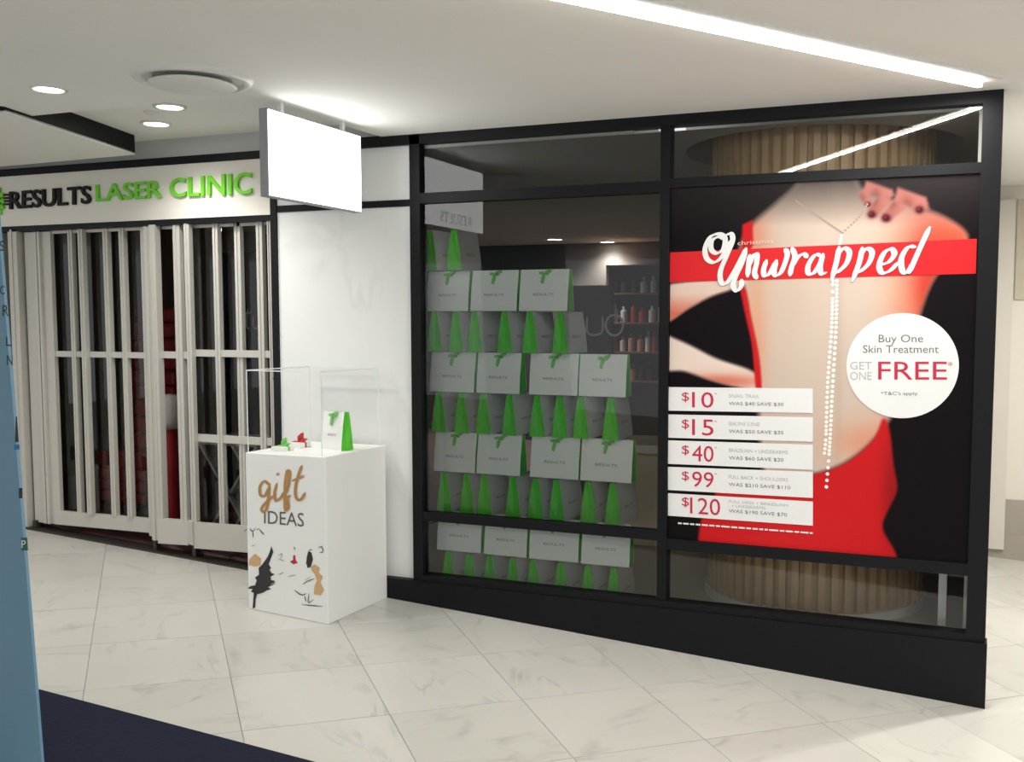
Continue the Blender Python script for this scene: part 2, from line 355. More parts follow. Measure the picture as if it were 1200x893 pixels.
# ------------------------------------------------------------------ ceiling fixtures
lamp_on = mat('lamp_on', (255, 252, 244), .5, emit=14)
ringm = mat('lamp_ring', (225, 224, 220), .4)
def area(name, parent, loc, sx, sy, power, rotz=0, color=(1, .98, .95)):
    l = bpy.data.lights.new(name, 'AREA'); l.shape = 'RECTANGLE'; l.size = sx; l.size_y = sy; l.energy = power*LAMP; l.color = color
    o = bpy.data.objects.new(name, l); link(o, parent); o.location = tuple(np.array(loc)-org(parent)); o.rotation_euler = (0, 0, rotz); return o
def downlight(p, r, z, label, power, group=None):
    t = thing('downlight', label, 'ceiling light', (p[0], p[1], z-.012), group)
    MB().lathe(p, [(r*.86, z-.002), (r*.9, z-.012), (r*1.12, z-.009), (r*1.15, z+.002)], 32).build('trim_ring', ringm, t, smooth=True)
    MB().cyl(p, r*.9, z-.006, z+.002, 32).build('lamp_disc', lamp_on, t)
    l = bpy.data.lights.new('lamp', 'SPOT'); l.energy = power*LAMP; l.spot_size = 2.4; l.spot_blend = .8; l.shadow_soft_size = r; l.color = (1, .98, .95)
    o = bpy.data.objects.new('lamp', l); link(o, t); o.location = (0, 0, -.02)
    return t
p = onZ(57, 103, ZC); downlight((p[0], p[1]), .075, ZC, 'round recessed downlight beside the black-edged ceiling raft', 90)
p = onZ(199, 124, ZR); downlight((p[0], p[1]), .078, ZR, 'round recessed downlight nearest the round air diffuser', 90)
p = onZ(183, 144, ZR); downlight((p[0], p[1]), .08, ZR, 'round recessed downlight nearest the shop sign', 70)
for (u, v_), lb in (((650, 280), 'small lit downlight inside the shop above the gift bag display'), ((712, 283), 'small lit downlight inside the shop towards the product shelves')):
    p = onZ(u, v_, ZI); downlight((p[0], p[1]), .10, ZI, lb, 150)
p = onZ(178, 131, ZR); so = MB().lathe((p[0], p[1]), [(.0, ZR-.022), (.03, ZR-.02), (.042, ZR-.006), (.045, ZR+.002)], 24).build('smoke_detector', ringm, smooth=True)
tag(so, 'small white smoke detector on the ceiling between two downlights', 'detector'); rebase(so, (p[0], p[1], ZR))
c = tuple(onZ(226, 91, ZC)[:2])
df = thing('air_diffuser', 'large round white air diffuser set in the mall ceiling', 'vent', (c[0], c[1], ZC))
MB().lathe(c, [(.215, ZC-.002), (.222, ZC-.022), (.25, ZC-.018), (.262, ZC+.002)], 48).build('outer_ring', ringm, df, smooth=True)
MB().lathe(c, [(.165, ZC+.0), (.168, ZC-.004), (.215, ZC-.004), (.216, ZC+.0)], 48).build('air_gap', ringm, df)
MB().lathe(c, [(.0, ZC-.045), (.175, ZC-.042), (.19, ZC-.034), (.17, ZC-.026), (0, ZC-.026)], 48).build('centre_disc', ringm, df, smooth=True)
def linear_light(a, b, wd, label, power, z=ZC, off=''):
    a = np.array(a); b = np.array(b); d = (b-a); L = np.linalg.norm(d); d = d/L; nn = np.array((-d[1], d[0]))
    t = thing('linear_ceiling_light'+off, label, 'ceiling light', (*((a+b)/2), z), None)
    def strip(o0, o1, z0, z1, nm, m):
        P = [a+nn*o0, b+nn*o0, b+nn*o1, a+nn*o1]; 
        if o0 < o1: pass
        return MB().prism([tuple(x) for x in P], z0, z1).build(nm, m, t)
    strip(-wd*.5, -wd*.36, z-.012, z+.002, 'trim_rail', ringm); strip(wd*.36, wd*.5, z-.012, z+.002, 'trim_rail', ringm)
    strip(-wd*.36, wd*.36, z-.006, z+.002, 'reflector', mat('reflector', (250, 250, 246), .4))
    strip(wd*.18, wd*.34, z-.026, z, 'led_strip', lamp_on)
    l = area('lamp'+off, t, (*((a+b)/2+nn*wd*.26), z-.028), L, wd*.16, power, math.atan2(d[1], d[0]))
    return t
la, lb_ = onZ(735, 2, ZC)[:2], onZ(1158, 93, ZC)[:2]
linear_light(tuple(la-(lb_-la)*.35), tuple(lb_), .16, 'slim linear light slot in the ceiling running towards the shopfront corner', 70)
linear_light((3.75, .55), (4.9, 2.2), .13, 'slim linear light slot over the passage beside the shop', 150, off='_offscreen')
for i, (x, y) in enumerate(((-4.6, -3.4), (5.2, -2.6), (3.4, -6.6), (6.2, -6.5))):  # unseen fixtures added behind and beside the camera to light the concourse
    linear_light((x-.62, y-.85), (x+.62, y+.85), .13, 'unseen linear light slot added to the concourse ceiling away from the shop', 95, off='_offscreen')['group'] = 'unseen added concourse lights'

# ------------------------------------------------------------------ things inside the shop
# batten-clad drum
dr = thing('batten_column', 'round column clad in upright timber battens behind the poster', 'column', (DC[0], DC[1], .05))
MB().cyl(DC, DR-.035, .10, ZI+.34, 48).build('core', mat('drum_core', (176, 146, 110), .7), dr)
MB().cyl(DC, DR+.015, .05, .10, 48).build('base_ring', mat('base_ring', (225, 222, 214), .5), dr)
bt = mat('batten_wood', (190, 158, 118), .55, noise=.25, nscale=5, stretch=(1, 1, .1)); bme = None
NB = 56
for i in range(NB):
    a = 2*math.pi*i/NB
    if bme is None:
        o = MB().box((-.035, -.019, 0), (0, .019, ZI+.22)).build('batten', bt, dr, local=True); bme = o.data
    else: o = bpy.data.objects.new('batten', bme); link(o, dr)
    o.location = (DR*math.cos(a), DR*math.sin(a), .05); o.rotation_euler[2] = a
# cream counter
ct = thing('reception_counter', 'cream reception counter between the gift bags and the batten column', 'counter', (1.1, 2.1, .05))
cmx = mat('cream_panel', (232, 216, 180), .45, noise=.03)
MB().box((.62, 1.75, .05), (1.62, 2.30, .74)).build('front_panel', cmx, ct, .006)
MB().box((.58, 1.70, .74), (1.66, 2.34, .80)).build('counter_top', mat('counter_top', (236, 230, 216), .3), ct, .006)
MB().box((.64, 1.742, .30), (1.60, 1.75, .315)).build('groove', cmx, ct)
# white display stand near the corner
st = thing('display_stand', 'slim white display stand beside the batten column in the shop corner', 'stand', (2.99, .28, .05))
MB().box((2.965, .25, .07), (3.005, .29, .50)).build('upright', white, st); MB().box((2.92, .20, .05), (3.05, .34, .07)).build('foot', white, st)
MB().box((2.945, .235, .455), (3.025, .305, .47)).build('bracket', black, st); MB().box((2.93, .22, .50), (3.04, .33, .515)).build('shelf', white, st)
# product shelves on the back wall, seen through the window
def shelf_unit(x0, x1, zs, y, label, blabel, grp, cols, dens):
    t = thing('wall_shelf_unit', label, 'shelf', ((x0+x1)/2, y, zs[0]))
    wd = mat('shelf_wood', (120, 84, 62), .6, noise=.2, nscale=6)
    for x in (x0, x1): MB().box((x-.015, y-.28, zs[0]-.02), (x+.015, y, zs[-1]+.34)).build('side_panel', wd, t)
    MB().box((x0, y-.015, zs[0]), (x1, y, zs[-1]+.34)).build('back_panel', mat('shelf_back', (96, 76, 64), .7), t)
    for z in zs: MB().box((x0, y-.28, z-.02), (x1, y-.01, z)).build('shelf_board', wd, t)
    MB().box((x0-.015, y-.28, zs[-1]+.32), (x1+.015, y-.01, zs[-1]+.34)).build('top_board', wd, t)
    for zi, z in enumerate(zs):
        x = x0+.06
        while x < x1-.06:
            r = random.uniform(.034, .046); h = random.uniform(.17, .27); yy = y-.16
            b = MB().lathe((0, 0), [(0, 0), (r, .0), (r, h*.7), (r*.45, h*.8), (r*.45, h), (0, h)], 12).build('product_bottle', mat('bottle_%d' % (ci_ := (zi+int((x+9)*37)) % len(cols)), cols[ci_], .4))
            b.location = (x, yy, z); tag(b, cname[ci_]+' '+blabel[zi], 'bottle', grp[zi]); x += r*2+random.uniform(.015, dens)
cname = ['cream', 'dark red', 'pale grey', 'black', 'tan']
bc = [(196, 186, 172), (150, 52, 44), (206, 200, 190), (60, 48, 46), (176, 128, 104)]
ords = ['lowest', 'second lowest', 'second highest', 'highest']
shelf_unit(-1.2, -.02, [.98, 1.34, 1.70, 2.06], YB, 'brown wooden wall shelves of bottles seen through the window',
           ['skincare bottle on the %s shelf seen through the window' % q_ for q_ in ords], ['bottles on the %s window-side shelf' % q_ for q_ in ords], bc, .05)
# sign letters on the back wall
nw = mat('wall_letter_white', (226, 226, 224), .5)
ws = thing('wall_letters', 'thin pale letters mounted on the dark wall behind the gift bags', 'sign', tuple(onY(709, 382, 3.2)))
MB().box((onY(668, 380, 3.215)[0], 3.2, .05), (onY(745, 380, 3.215)[0]-.22, 3.26, 2.02)).build('backing_wall', dk, ws)
for cx_, ch in ((697, 'u'), (720, 'o')):
    pts = [(-9, -11), (-9, 6), (-5, 11), (4, 11), (9, 6), (9, -11)] if ch == 'u' else [(10*math.sin(a*math.pi/8), -12*math.cos(a*math.pi/8)) for a in range(17)]
    m = MB(); brush(m, [tuple(onY(cx_+a, 381+b, 3.19)[[0, 2]]) for a, b in pts], 3.19, .018, .022); m.build('letter', nw, ws)
# screen wall letters behind the shutter
ws2 = thing('wall_letters', 'pale handwritten letters on the dark screen behind the shutter', 'sign', tuple(onY(291, 372, 2.0)))
a0, a1 = onY(262, 400, 2.05)[0], onY(322, 400, 2.05)[0]
MB().box((a0, 2.01, fz(a0)-.01), (a1+.3, 2.06, 2.3)).build('screen_board', mat('screen_dark', (58, 54, 60), .6), ws2)
m = MB()
for s_ in ([(281, 358), (281, 384), (284, 386)], [(290, 362), (289, 382), (293, 385)], [(286, 368), (294, 366)], [(297, 370), (297, 383), (302, 384), (304, 370)]):
    brush(m, [tuple(onY(u, v_, 2.0)[[0, 2]]) for u, v_ in s_], 2.0, .014, .018)
m.build('letter', nw, ws2)

# red recliner, stool, folding table behind the shutter
red = mat('red_upholstery', (150, 40, 40), .5, noise=.1, nscale=10)
ry = .95; rx = onY(172, 480, ry)[0]; fz0 = fz(rx)
rc_ = thing('treatment_chair', 'tall red padded chair with ribbed back behind the shutter', 'chair', (rx, ry, fz0))
for i in range(9):
    z = fz0+.50+i*.125; MB().box((rx-.24, ry-.03+i*.02, z), (rx+.24, ry+.09+i*.02, z+.118)).build('back_cushion', red, rc_, .025)
MB().box((rx-.27, ry-.26, fz0+.36), (rx+.27, ry+.1, fz0+.50)).build('seat', red, rc_, .03)
for i in range(3): MB().box((rx-.23, ry-.29, fz0+.10+i*.09), (rx+.23, ry-.20, fz0+.185+i*.09)).build('leg_cushion', red, rc_, .02)
MB().cyl((rx, ry-.1), .24, fz0, fz0+.04, 24).build('base', mat('chair_base', (70, 60, 60), .4), rc_); MB().cyl((rx, ry-.1), .05, fz0+.04, fz0+.37, 16).build('column', mat('chair_base', (70, 60, 60)), rc_)
sx, sy = onY(199, 520, .62)[0], .62; fs = fz(sx)
sl = thing('pedestal_stool', 'narrow red pedestal stool with a round white cushion behind the shutter', 'stool', (sx, sy, fs))
MB().cyl((sx, sy), .13, fs, fs+.04, 24).build('base', mat('pedestal_red', (176, 34, 38), .45), sl)
MB().cyl((sx, sy), .055, fs+.04, fs+.74, 20).build('pedestal', mat('pedestal_red', (176, 34, 38)), sl)
MB().lathe((sx, sy), [(0, fs+.74), (.09, fs+.74), (.125, fs+.80), (.125, fs+.92), (.10, fs+.985), (0, fs+1.0)], 24).build('cushion', mat('cushion_white', (216, 208, 200), .8, bump=.5, nscale=25), sl, smooth=True)
tx, ty = (onY(228, 515, .45)[0]+onY(300, 515, .45)[0])/2, .6; ft = fz(tx); hw = (onY(300, 515, .45)[0]-onY(228, 515, .45)[0])/2
tb = thing('folding_table', 'pale folding table with crossed legs behind the shutter', 'table', (tx, ty, ft))
tbm = mat('table_pale', (196, 190, 184), .5)
MB().box((tx-hw, ty-.15, ft+.70), (tx+hw, ty+.22, ft+.74)).build('table_top', tbm, tb, .004)
for yy in (ty-.12, ty+.18):
    MB().bar((tx-hw+.03, yy, ft+.70), (tx+hw-.03, yy, ft+.0), .035, .02).build('leg', tbm, tb)
    MB().bar((tx+hw-.03, yy+.022, ft+.70), (tx-hw+.03, yy+.022, ft+.0), .035, .02).build('leg', tbm, tb)

# ------------------------------------------------------------------ gift bags
paper = mat('bag_paper', (232, 232, 228), .6, noise=.03, nscale=6, bump=.08); gg = mat('bag_green', (84, 196, 40), .5, noise=.12, nscale=8, bump=.15)
ink = mat('bag_ink', (120, 118, 118), .6); bowm = mat('bow_green', (120, 196, 96), .4)
BW, BD, BH = .285, .096, .243; TP = .034
def make_bag(W=BW, D=BD, Hh=BH):
    t = thing('gift_bag', 'x', 'gift bag', (0, 0, 0))
    b = MB(); x = W/2; d = D/2
    # two leaning faces with a folded-over top, bottom
    prof = [(-d, .0), (-d, .012), (-d*.80, Hh*.45), (-TP/2, Hh*.985), (TP/2, Hh*.985), (d*.80, Hh*.45), (d, .012), (d, 0)]
    n_ = len(prof); b.add([(-x, y, z) for y, z in prof]+[(x, y, z) for y, z in prof], [(i, (i+1) % n_, (i+1) % n_+n_, i+n_) for i in range(n_) if i != 3])
    b.build('paper_body', paper, t, local=True)
    for s_ in (-1, 1):
        gm = MB(); lines = [(.0, d), (Hh*.45, d*.80), (Hh*.985, TP/2)]; vs = []
        for z, hw_ in lines: vs += [(s_*(x-.001), -hw_, z), (s_*(x-.018*(z/Hh)-.004), 0, z), (s_*(x-.001), hw_, z)]
        gm.add(vs, [(0, 1, 4, 3), (1, 2, 5, 4), (3, 4, 7, 6), (4, 5, 8, 7)]); gm.build('gusset', gg, t, local=True)
    v, f = textmesh('RESULTS', 0, 0)
    def facey(z): return -d+(z-.012)/(Hh*.45-.012)*d*.20
    tm = MB().add([((a-.5)*W*.42, facey(Hh*(.36+bb*.06))-.0012, Hh*(.36+bb*.06)) for a, bb in v], f); tm.build('print', ink, t, local=True)
    return t
def make_bow(t, Hh=BH):
    b = MB()
    for a0, r in ((.45, .034), (math.pi-.05, .022), (-1.75, .046), (.0, .018)):
        dx, dz = math.cos(a0), math.sin(a0); n2 = np.array((-dz, dx))
        P = [np.array((0, 0)), np.array((dx, dz))*r*.5+n2*.008, np.array((dx, dz))*r*1.3+n2*.006, np.array((dx, dz))*r*1.25-n2*.008, np.array((dx, dz))*r*.5-n2*.010]
        b.slab([(q_[0], q_[1]+Hh*.89) for q_ in P], -TP/2-.020, -TP/2-.004)
    b.cyl((0, -TP/2-.015), .009, Hh*.87, Hh*.91, 10)
    return b.build('ribbon_bow', bowm, t, local=True)
def copy_tree(o, parent=None):
    c_ = o.copy(); COL.objects.link(c_); c_.parent = parent
    for ch in o.children: copy_tree(ch, c_)
    return c_
bag_side = make_bag(); bag_front = make_bag(); make_bow(bag_front)
used = {'s': False, 'f': False}
def bag(kind, x, y, z, rot, label, group):
    src = bag_side if kind == 's' else bag_front
    if used[kind]: t = copy_tree(src)
    else: t = src; used[kind] = True
    t.location = (x, y, z); t.rotation_euler[2] = rot; t['label'] = label; t['group'] = group; return t
YF = .13
rows = [  # row order from the shop floor up: (kind, label word, pixel columns, pixel row)
    ('s', 'bottom', (525, 549, 574, 601, 626, 657, 689, 718), 672), ('f', 'second lowest', ((512, 563), (567, 617), (620, 677), (681, 737)), 637),
    ('s', 'third lowest', (520, 547, 567, 601, 627, 653, 688, 719), 602), ('f', 'fourth lowest', ((508, 557), (558, 610), (621, 678), (680, 740)), 540),
    ('s', 'middle', (514, 540, 566, 598, 630, 655, 681, 714), 512), ('f', 'fourth highest', ((503, 556), (558, 609), (620, 676), (678, 733)), 442),
    ('s', 'third highest', (509, 534, 557, 592, 621, 657), 412), ('f', 'second highest', ((500, 548), (551, 606), (608, 665)), 346),
    ('s', 'top', (505, 531), 315)]
for k, (kind, word, cols, vrow) in enumerate(rows):
    z = .05+k*BH
    for ci, c_ in enumerate(cols):
        if kind == 's':
            x = onY(c_, vrow, YF-.03)[0]; y = YF-.03+BW/2
            lb = 'gift bag turned green side out, %s row of the window display' % word
            bag('s', x, y, z, math.pi/2+random.uniform(-.05, .05), lb, 'side-turned bags in the %s display row' % word)
        else:
            xa, xb = onY(c_[0], vrow, YF)[0], onY(c_[1], vrow, YF)[0]
            lb = 'gift bag with green bow facing out, %s row of the window display' % word
            t = bag('f', (xa+xb)/2, YF+BD/2, z, random.uniform(-.04, .04), lb, 'front-facing bags in the %s display row' % word)
            t.scale[0] = (xb-xa)/BW

# ------------------------------------------------------------------ promotional poster on the window
PY = -.010
po_ = thing('promo_poster', 'large red and black sale poster on the window with prices and white circle', 'poster', (2.34, PY, .515))
px0, px1, pz0, pz1 = 1.578, 3.106, .515, 2.395
MB().box((px0, PY, pz0), (px1, PY+.006, pz1)).build('poster_sheet', mat('poster_black', (20, 13, 16), .35), po_)
NX, NZ = 230, 285
gx, gz = np.meshgrid(np.linspace(px0, px1, NX), np.linspace(pz0, pz1, NZ))
P = np.stack([gx, np.full_like(gx, PY-.001), gz], -1).reshape(-1, 3)
dvec = P-CAM; dep = dvec@FW; PU = CX+FPX*(dvec@RT)/dep; PV = CY-FPX*(dvec@UP)/dep
ZX = (PU-770)*1.86; ZY = (PV-190)*1.86                                # sheet sketch coordinates
def sdf(poly, x=None, y=None):
    x = ZX if x is None else x; y = ZY if y is None else y
    poly = np.array(poly, float); d = np.full(x.shape, 1e9); inside = np.zeros(x.shape, bool); n_ = len(poly)
    for i in range(n_):
        a, b_ = poly[i], poly[(i+1) % n_]; e = b_-a; wx, wy = x-a[0], y-a[1]
        t = np.clip((wx*e[0]+wy*e[1])/(e@e+1e-9), 0, 1); d = np.minimum(d, (wx-e[0]*t)**2+(wy-e[1]*t)**2)
        c1 = (a[1] <= y) & (b_[1] > y) | (b_[1] <= y) & (a[1] > y)
        xi = a[0]+(y-a[1])/(b_[1]-a[1]+1e-12)*e[0]; inside ^= c1 & (x < xi)
    d = np.sqrt(d); return np.where(inside, -d, d)
def cover(poly, blur): return np.clip(.5-sdf(poly)/(blur), 0, 1)[:, None]
def blob(cx_, cy_, rx_, ry_, pw=1): return np.exp(-(((ZX-cx_)/rx_)**2+((ZY-cy_)/ry_)**2)*pw)[:, None]
def curve(pts): return [tuple(q_) for q_ in smooth_line(list(pts)+[pts[0]], 6)][:-1]
C_ = np.tile(np.array([15., 9, 12]), (len(P), 1))
def over(a, col): 
    global C_
    C_ = C_*(1-a)+np.array(col, float)*a
over(np.clip(1-(ZY-20)/150, 0, 1)[:, None]*.5, (70, 66, 62))
back = curve([(186, 262), (178, 200), (205, 140), (262, 88), (300, 55), (320, 28), (420, 28), (450, 62), (540, 92), (620, 118), (675, 160), (650, 205), (605, 250), (575, 320), (562, 390), (560, 470), (520, 540), (470, 605), (410, 655), (335, 682), (240, 690), (222, 560), (222, 480), (212, 390), (198, 320)])
bk = cover(back, 16)
over(bk, (202, 182, 166))
over(bk*blob(400, 330, 150, 300)*.35, (216, 200, 184))
over(bk*blob(640, 170, 110, 70)*.9, (214, 76, 50)); over(bk*blob(590, 290, 45, 130)*.95, (196, 44, 34))
over(bk*blob(540, 420, 50, 180)*.6, (226, 128, 86)); over(bk*blob(215, 380, 26, 160)*.55, (222, 140, 100)); over(bk*blob(470, 610, 90, 45)*.6, (224, 128, 92))
over(bk*blob(205, 160, 40, 60)*.6, (216, 120, 90)); over(bk*np.clip(1-(ZY-25)/115, 0, 1)[:, None]*.95, (62, 56, 52))
over(bk*blob(395, 420, 10, 260)*.30, (176, 150, 132)); over(bk*blob(300, 300, 40, 60)*.2, (200, 165, 140))
# arms
arm = cover(curve([(10, 268), (90, 258), (188, 256), (180, 272), (120, 292), (70, 318), (10, 350)]), 8); over(arm, (222, 196, 180)); over(arm*np.clip((ZY-285+.0*ZX)/45, 0, 1)[:, None]*.8, (206, 92, 66))
arm = cover(curve([(10, 372), (70, 398), (130, 428), (200, 452), (226, 474), (226, 500), (190, 494), (120, 476), (60, 456), (10, 448)]), 8); over(arm, (228, 208, 194)); over(arm*blob(130, 478, 110, 16)*.8, (204, 90, 66))
# dress
rd = (200, 28, 32)
over(cover([(186, 136), (208, 126), (210, 180), (196, 205), (184, 190)], 6), rd)
over(cover(curve([(178, 264), (194, 280), (206, 345), (222, 420), (228, 500), (216, 500), (207, 400), (194, 340)]), 5), rd)
dress = curve([(88, 835), (100, 770), (150, 700), (240, 678), (340, 680), (412, 655), (470, 606), (492, 560), (506, 582), (515, 660), (522, 715), (500, 765), (492, 800), (512, 880), (300, 880), (100, 880)])
dc = cover(dress, 7); over(dc, rd); over(dc*blob(512, 720, 22, 120)*.55, (120, 18, 22)); over(dc*blob(300, 800, 120, 80)*.2, (236, 60, 60))
# the hand on the shoulder
for (x1_, y1_, x2_, y2_, r) in ((448, 62, 462, 92, 11), (500, 76, 470, 112, 15), (545, 78, 500, 120, 15), (590, 90, 560, 100, 13), (520, 70, 580, 88, 16), (452, 52, 510, 70, 13)):
    d_ = np.array([x2_-x1_, y2_-y1_], float); L = np.linalg.norm(d_); d_ /= L; nn = np.array([-d_[1], d_[0]])
    poly = [np.array((x1_, y1_))+nn*r, np.array((x1_, y1_))-nn*r, np.array((x2_, y2_))-nn*r*.8, np.array((x2_, y2_))+d_*r*.6, np.array((x2_, y2_))+nn*r*.8]
    a = cover(poly, 8); over(a, (168, 106, 96)); over(a*blob((x1_+x2_)/2+nn[0]*r, (y1_+y2_)/2+nn[1]*r, r*.8, r*1.2)*.6, (110, 56, 52))
for x_, y_, r in ((468, 114, 8), (499, 122, 9), (572, 104, 8), (460, 92, 5)):
    over(np.clip(1.6*blob(x_, y_, r, r*.9), 0, 1), (70, 14, 22)); over(blob(x_-2, y_-2, 3, 3)*.4, (190, 120, 120))
me = bpy.data.meshes.new('picture'); q = np.arange(NX*NZ).reshape(NZ, NX)
fc = np.stack([q[:-1, :-1], q[:-1, 1:], q[1:, 1:], q[1:, :-1]], -1).reshape(-1, 4)
me.from_pydata((P-org(po_)).tolist(), [], fc.tolist()); ca = me.color_attributes.new('print', 'FLOAT_COLOR', 'POINT')
cc = np.clip(C_*.95, 0, 255)/255; cl_ = np.where(cc <= .04045, cc/12.92, ((cc+.055)/1.055)**2.4); ca.data.foreach_set('color', np.hstack([cl_, np.ones((len(cl_), 1))]).astype(np.float32).ravel())
pm = bpy.data.materials.new('poster_print'); pm.use_nodes = True; at = pm.node_tree.nodes.new('ShaderNodeAttribute'); at.attribute_name = 'print'
pm.node_tree.links.new(at.outputs['Color'], pm.node_tree.nodes['Principled BSDF'].inputs['Base Color']); pm.node_tree.nodes['Principled BSDF'].inputs['Roughness'].default_value = .45
pm.node_tree.nodes['Principled BSDF'].inputs['Specular IOR Level'].default_value = .1
me.materials.append(pm); pic = bpy.data.objects.new('printed_picture', me); link(pic, po_)
def zq(x, y, Y=PY-.003): return tuple(onY(770+x/1.86, 190+y/1.86, Y)[[0, 2]])
# pearl necklace print
nk = MB()
def beads(pts, step, r, Y=PY-.0022):
    L = smooth_line(pts, 12); acc = 0
    for a, b_ in zip(L[:-1], L[1:]):
        acc += np.linalg.norm(b_-a)
        if acc >= step:
            acc = 0; c0 = zq(b_[0], b_[1]); nk.add([(c0[0]+r*math.cos(i*math.pi/4), Y, c0[1]+r*math.sin(i*math.pi/4)) for i in range(8)], [tuple(range(8))])
pearl = mat('pearl', (236, 230, 224), .4)
for pts, st_, r_ in (([(300, 82), (350, 118), (404, 154)], 5, .006), ([(404, 154), (440, 120), (458, 92)], 5, .006), ([(404, 154), (400, 170), (396, 190)], 6, .008),
                     ([(383, 250), (381, 350), (372, 480), (368, 600), (364, 640)], 8, .0095), ([(392, 250), (390, 360), (382, 500), (376, 620), (369, 708)], 8, .0095)):
    nk = MB(); beads(pts, st_, r_); nk.build('bead_strand', pearl if r_ > .007 else mat('chain', (150, 130, 120), .4), po_)['kind'] = 'stuff'
redb = mat('ribbon_red', (204, 26, 32), .45, .25); wht = mat('print_white', (222, 222, 220), .5, .25); crim = mat('print_crimson', (190, 40, 70), .5, .25)
gtx = mat('print_grey', (176, 172, 174), .5, .25); dtx = mat('print_dark_grey', (112, 108, 112), .5, .25)
MB().slab([zq(25, 262), zq(695, 243), zq(697, 167), zq(25, 197)], PY-.0036, PY-.0030).build('red_band', redb, po_)
UW = MB()
def uz(p): u, v_ = 820+p[0]/4.286, 250+p[1]/4.286; return tuple(onY(u, v_, PY-.005)[[0, 2]])
for s_ in ([(128, 128), (95, 118), (62, 138), (58, 180), (85, 200), (118, 180), (128, 128), (100, 104), (55, 118), (28, 175), (36, 226), (72, 246), (112, 218), (142, 160), (170, 128)],
           [(128, 110), (158, 104), (165, 140), (135, 215), (105, 290), (108, 345), (135, 350), (172, 295), (210, 225), (236, 172)],
           [(236, 172), (212, 250), (180, 320), (168, 362), (186, 388), (208, 366), (212, 330)],
           [(252, 205), (246, 260), (240, 322)], [(243, 275), (268, 215), (288, 208), (286, 250), (276, 300), (290, 330)],
           [(338, 232), (322, 280), (326, 312), (352, 300), (388, 232)], [(388, 232), (374, 290), (384, 312), (412, 290), (440, 210), (428, 176)],
           [(462, 170), (478, 215), (462, 270), (452, 316)], [(462, 270), (490, 225), (520, 205), (545, 222)],
           [(612, 212), (580, 210), (548, 256), (545, 298), (572, 300), (606, 250), (622, 200)], [(622, 200), (606, 262), (612, 302), (640, 296)],
           [(702, 165), (688, 240), (662, 338)], [(690, 206), (725, 176), (752, 196), (738, 250), (700, 290), (676, 300)],
           [(818, 168), (802, 245), (766, 342)], [(804, 210), (838, 178), (866, 196), (850, 250), (812, 288), (788, 296)],
           [(900, 262), (950, 244), (978, 205), (962, 180), (926, 200), (902, 260), (916, 298), (956, 288), (1000, 244)],
           [(1088, 168), (1046, 172), (1014, 225), (1018, 286), (1044, 294), (1078, 240)], [(1158, 66), (1118, 150), (1078, 240), (1050, 304)]):
    brush(UW, [uz(p) for p in s_], PY-.006, .010, .029, pen=.35)
UW.build('script_lettering', wht, po_)
lettering('small_lettering', 'christmas', [uz((190, 160)), uz((370, 150)), uz((370, 128)), uz((190, 140))], PY-.0055, mat('pale_print', (222, 190, 178), .5), po_)
c0 = np.array(zq(533, 444)); e1 = zq(533+125, 444)[0]-c0[0]; e2 = zq(533, 444-115)[1]-c0[1]
MB().slab([(c0[0]+e1*math.cos(2*math.pi*i/64), c0[1]+e2*math.sin(2*math.pi*i/64)) for i in range(64)], PY-.0045, PY-.0030).build('white_circle', wht, po_)
def zrect(x0_, y0_, x1_, y1_): return [zq(x0_, y1_), zq(x1_, y1_), zq(x1_, y0_), zq(x0_, y0_)]
L_ = PY-.0055
lettering('circle_lettering', 'Buy One', zrect(483, 376, 580, 398), L_, dtx, po_); lettering('circle_lettering', 'Skin Treatment', zrect(449, 399, 614, 416), L_, dtx, po_)
lettering('circle_lettering', 'GET', zrect(421, 435, 468, 452), L_, gtx, po_); lettering('circle_lettering', 'ONE', zrect(421, 457, 468, 475), L_, gtx, po_)
lettering('free_lettering', 'FREE', zrect(482, 435, 632, 474), L_, crim, po_); lettering('free_lettering', '*', zrect(634, 435, 644, 445), L_, crim, po_)
lettering('circle_lettering', "*T&C's apply", zrect(488, 500, 568, 510), L_, dtx, po_)
def pp(x, y): return tuple(onY(770+x/4.25, 440+y/4.25, PY-.003)[[0, 2]])
prices = [('$', '10', 'SNAIL TRAIL', 'WAS $40 SAVE $30', (58, 175, 65, 187), (82, 160)), ('$', '15', 'BIKINI LINE', 'WAS $50 SAVE $35', (194, 310, 208, 330), (218, 298)),
          ('$', '40', 'BRAZILIAN + UNDERARMS', 'WAS $60 SAVE $20', (323, 440, 345, 470), (348, 428)), ('$', '99', 'FULL BACK + SHOULDERS', 'WAS $210 SAVE $110', (455, 570, 480, 610), (478, 555)),
          ('$', '120', 'FULL LEGS + BRAZILIAN', 'WAS $190 SAVE $70', (586, 698, 628, 748), (608, 690))]
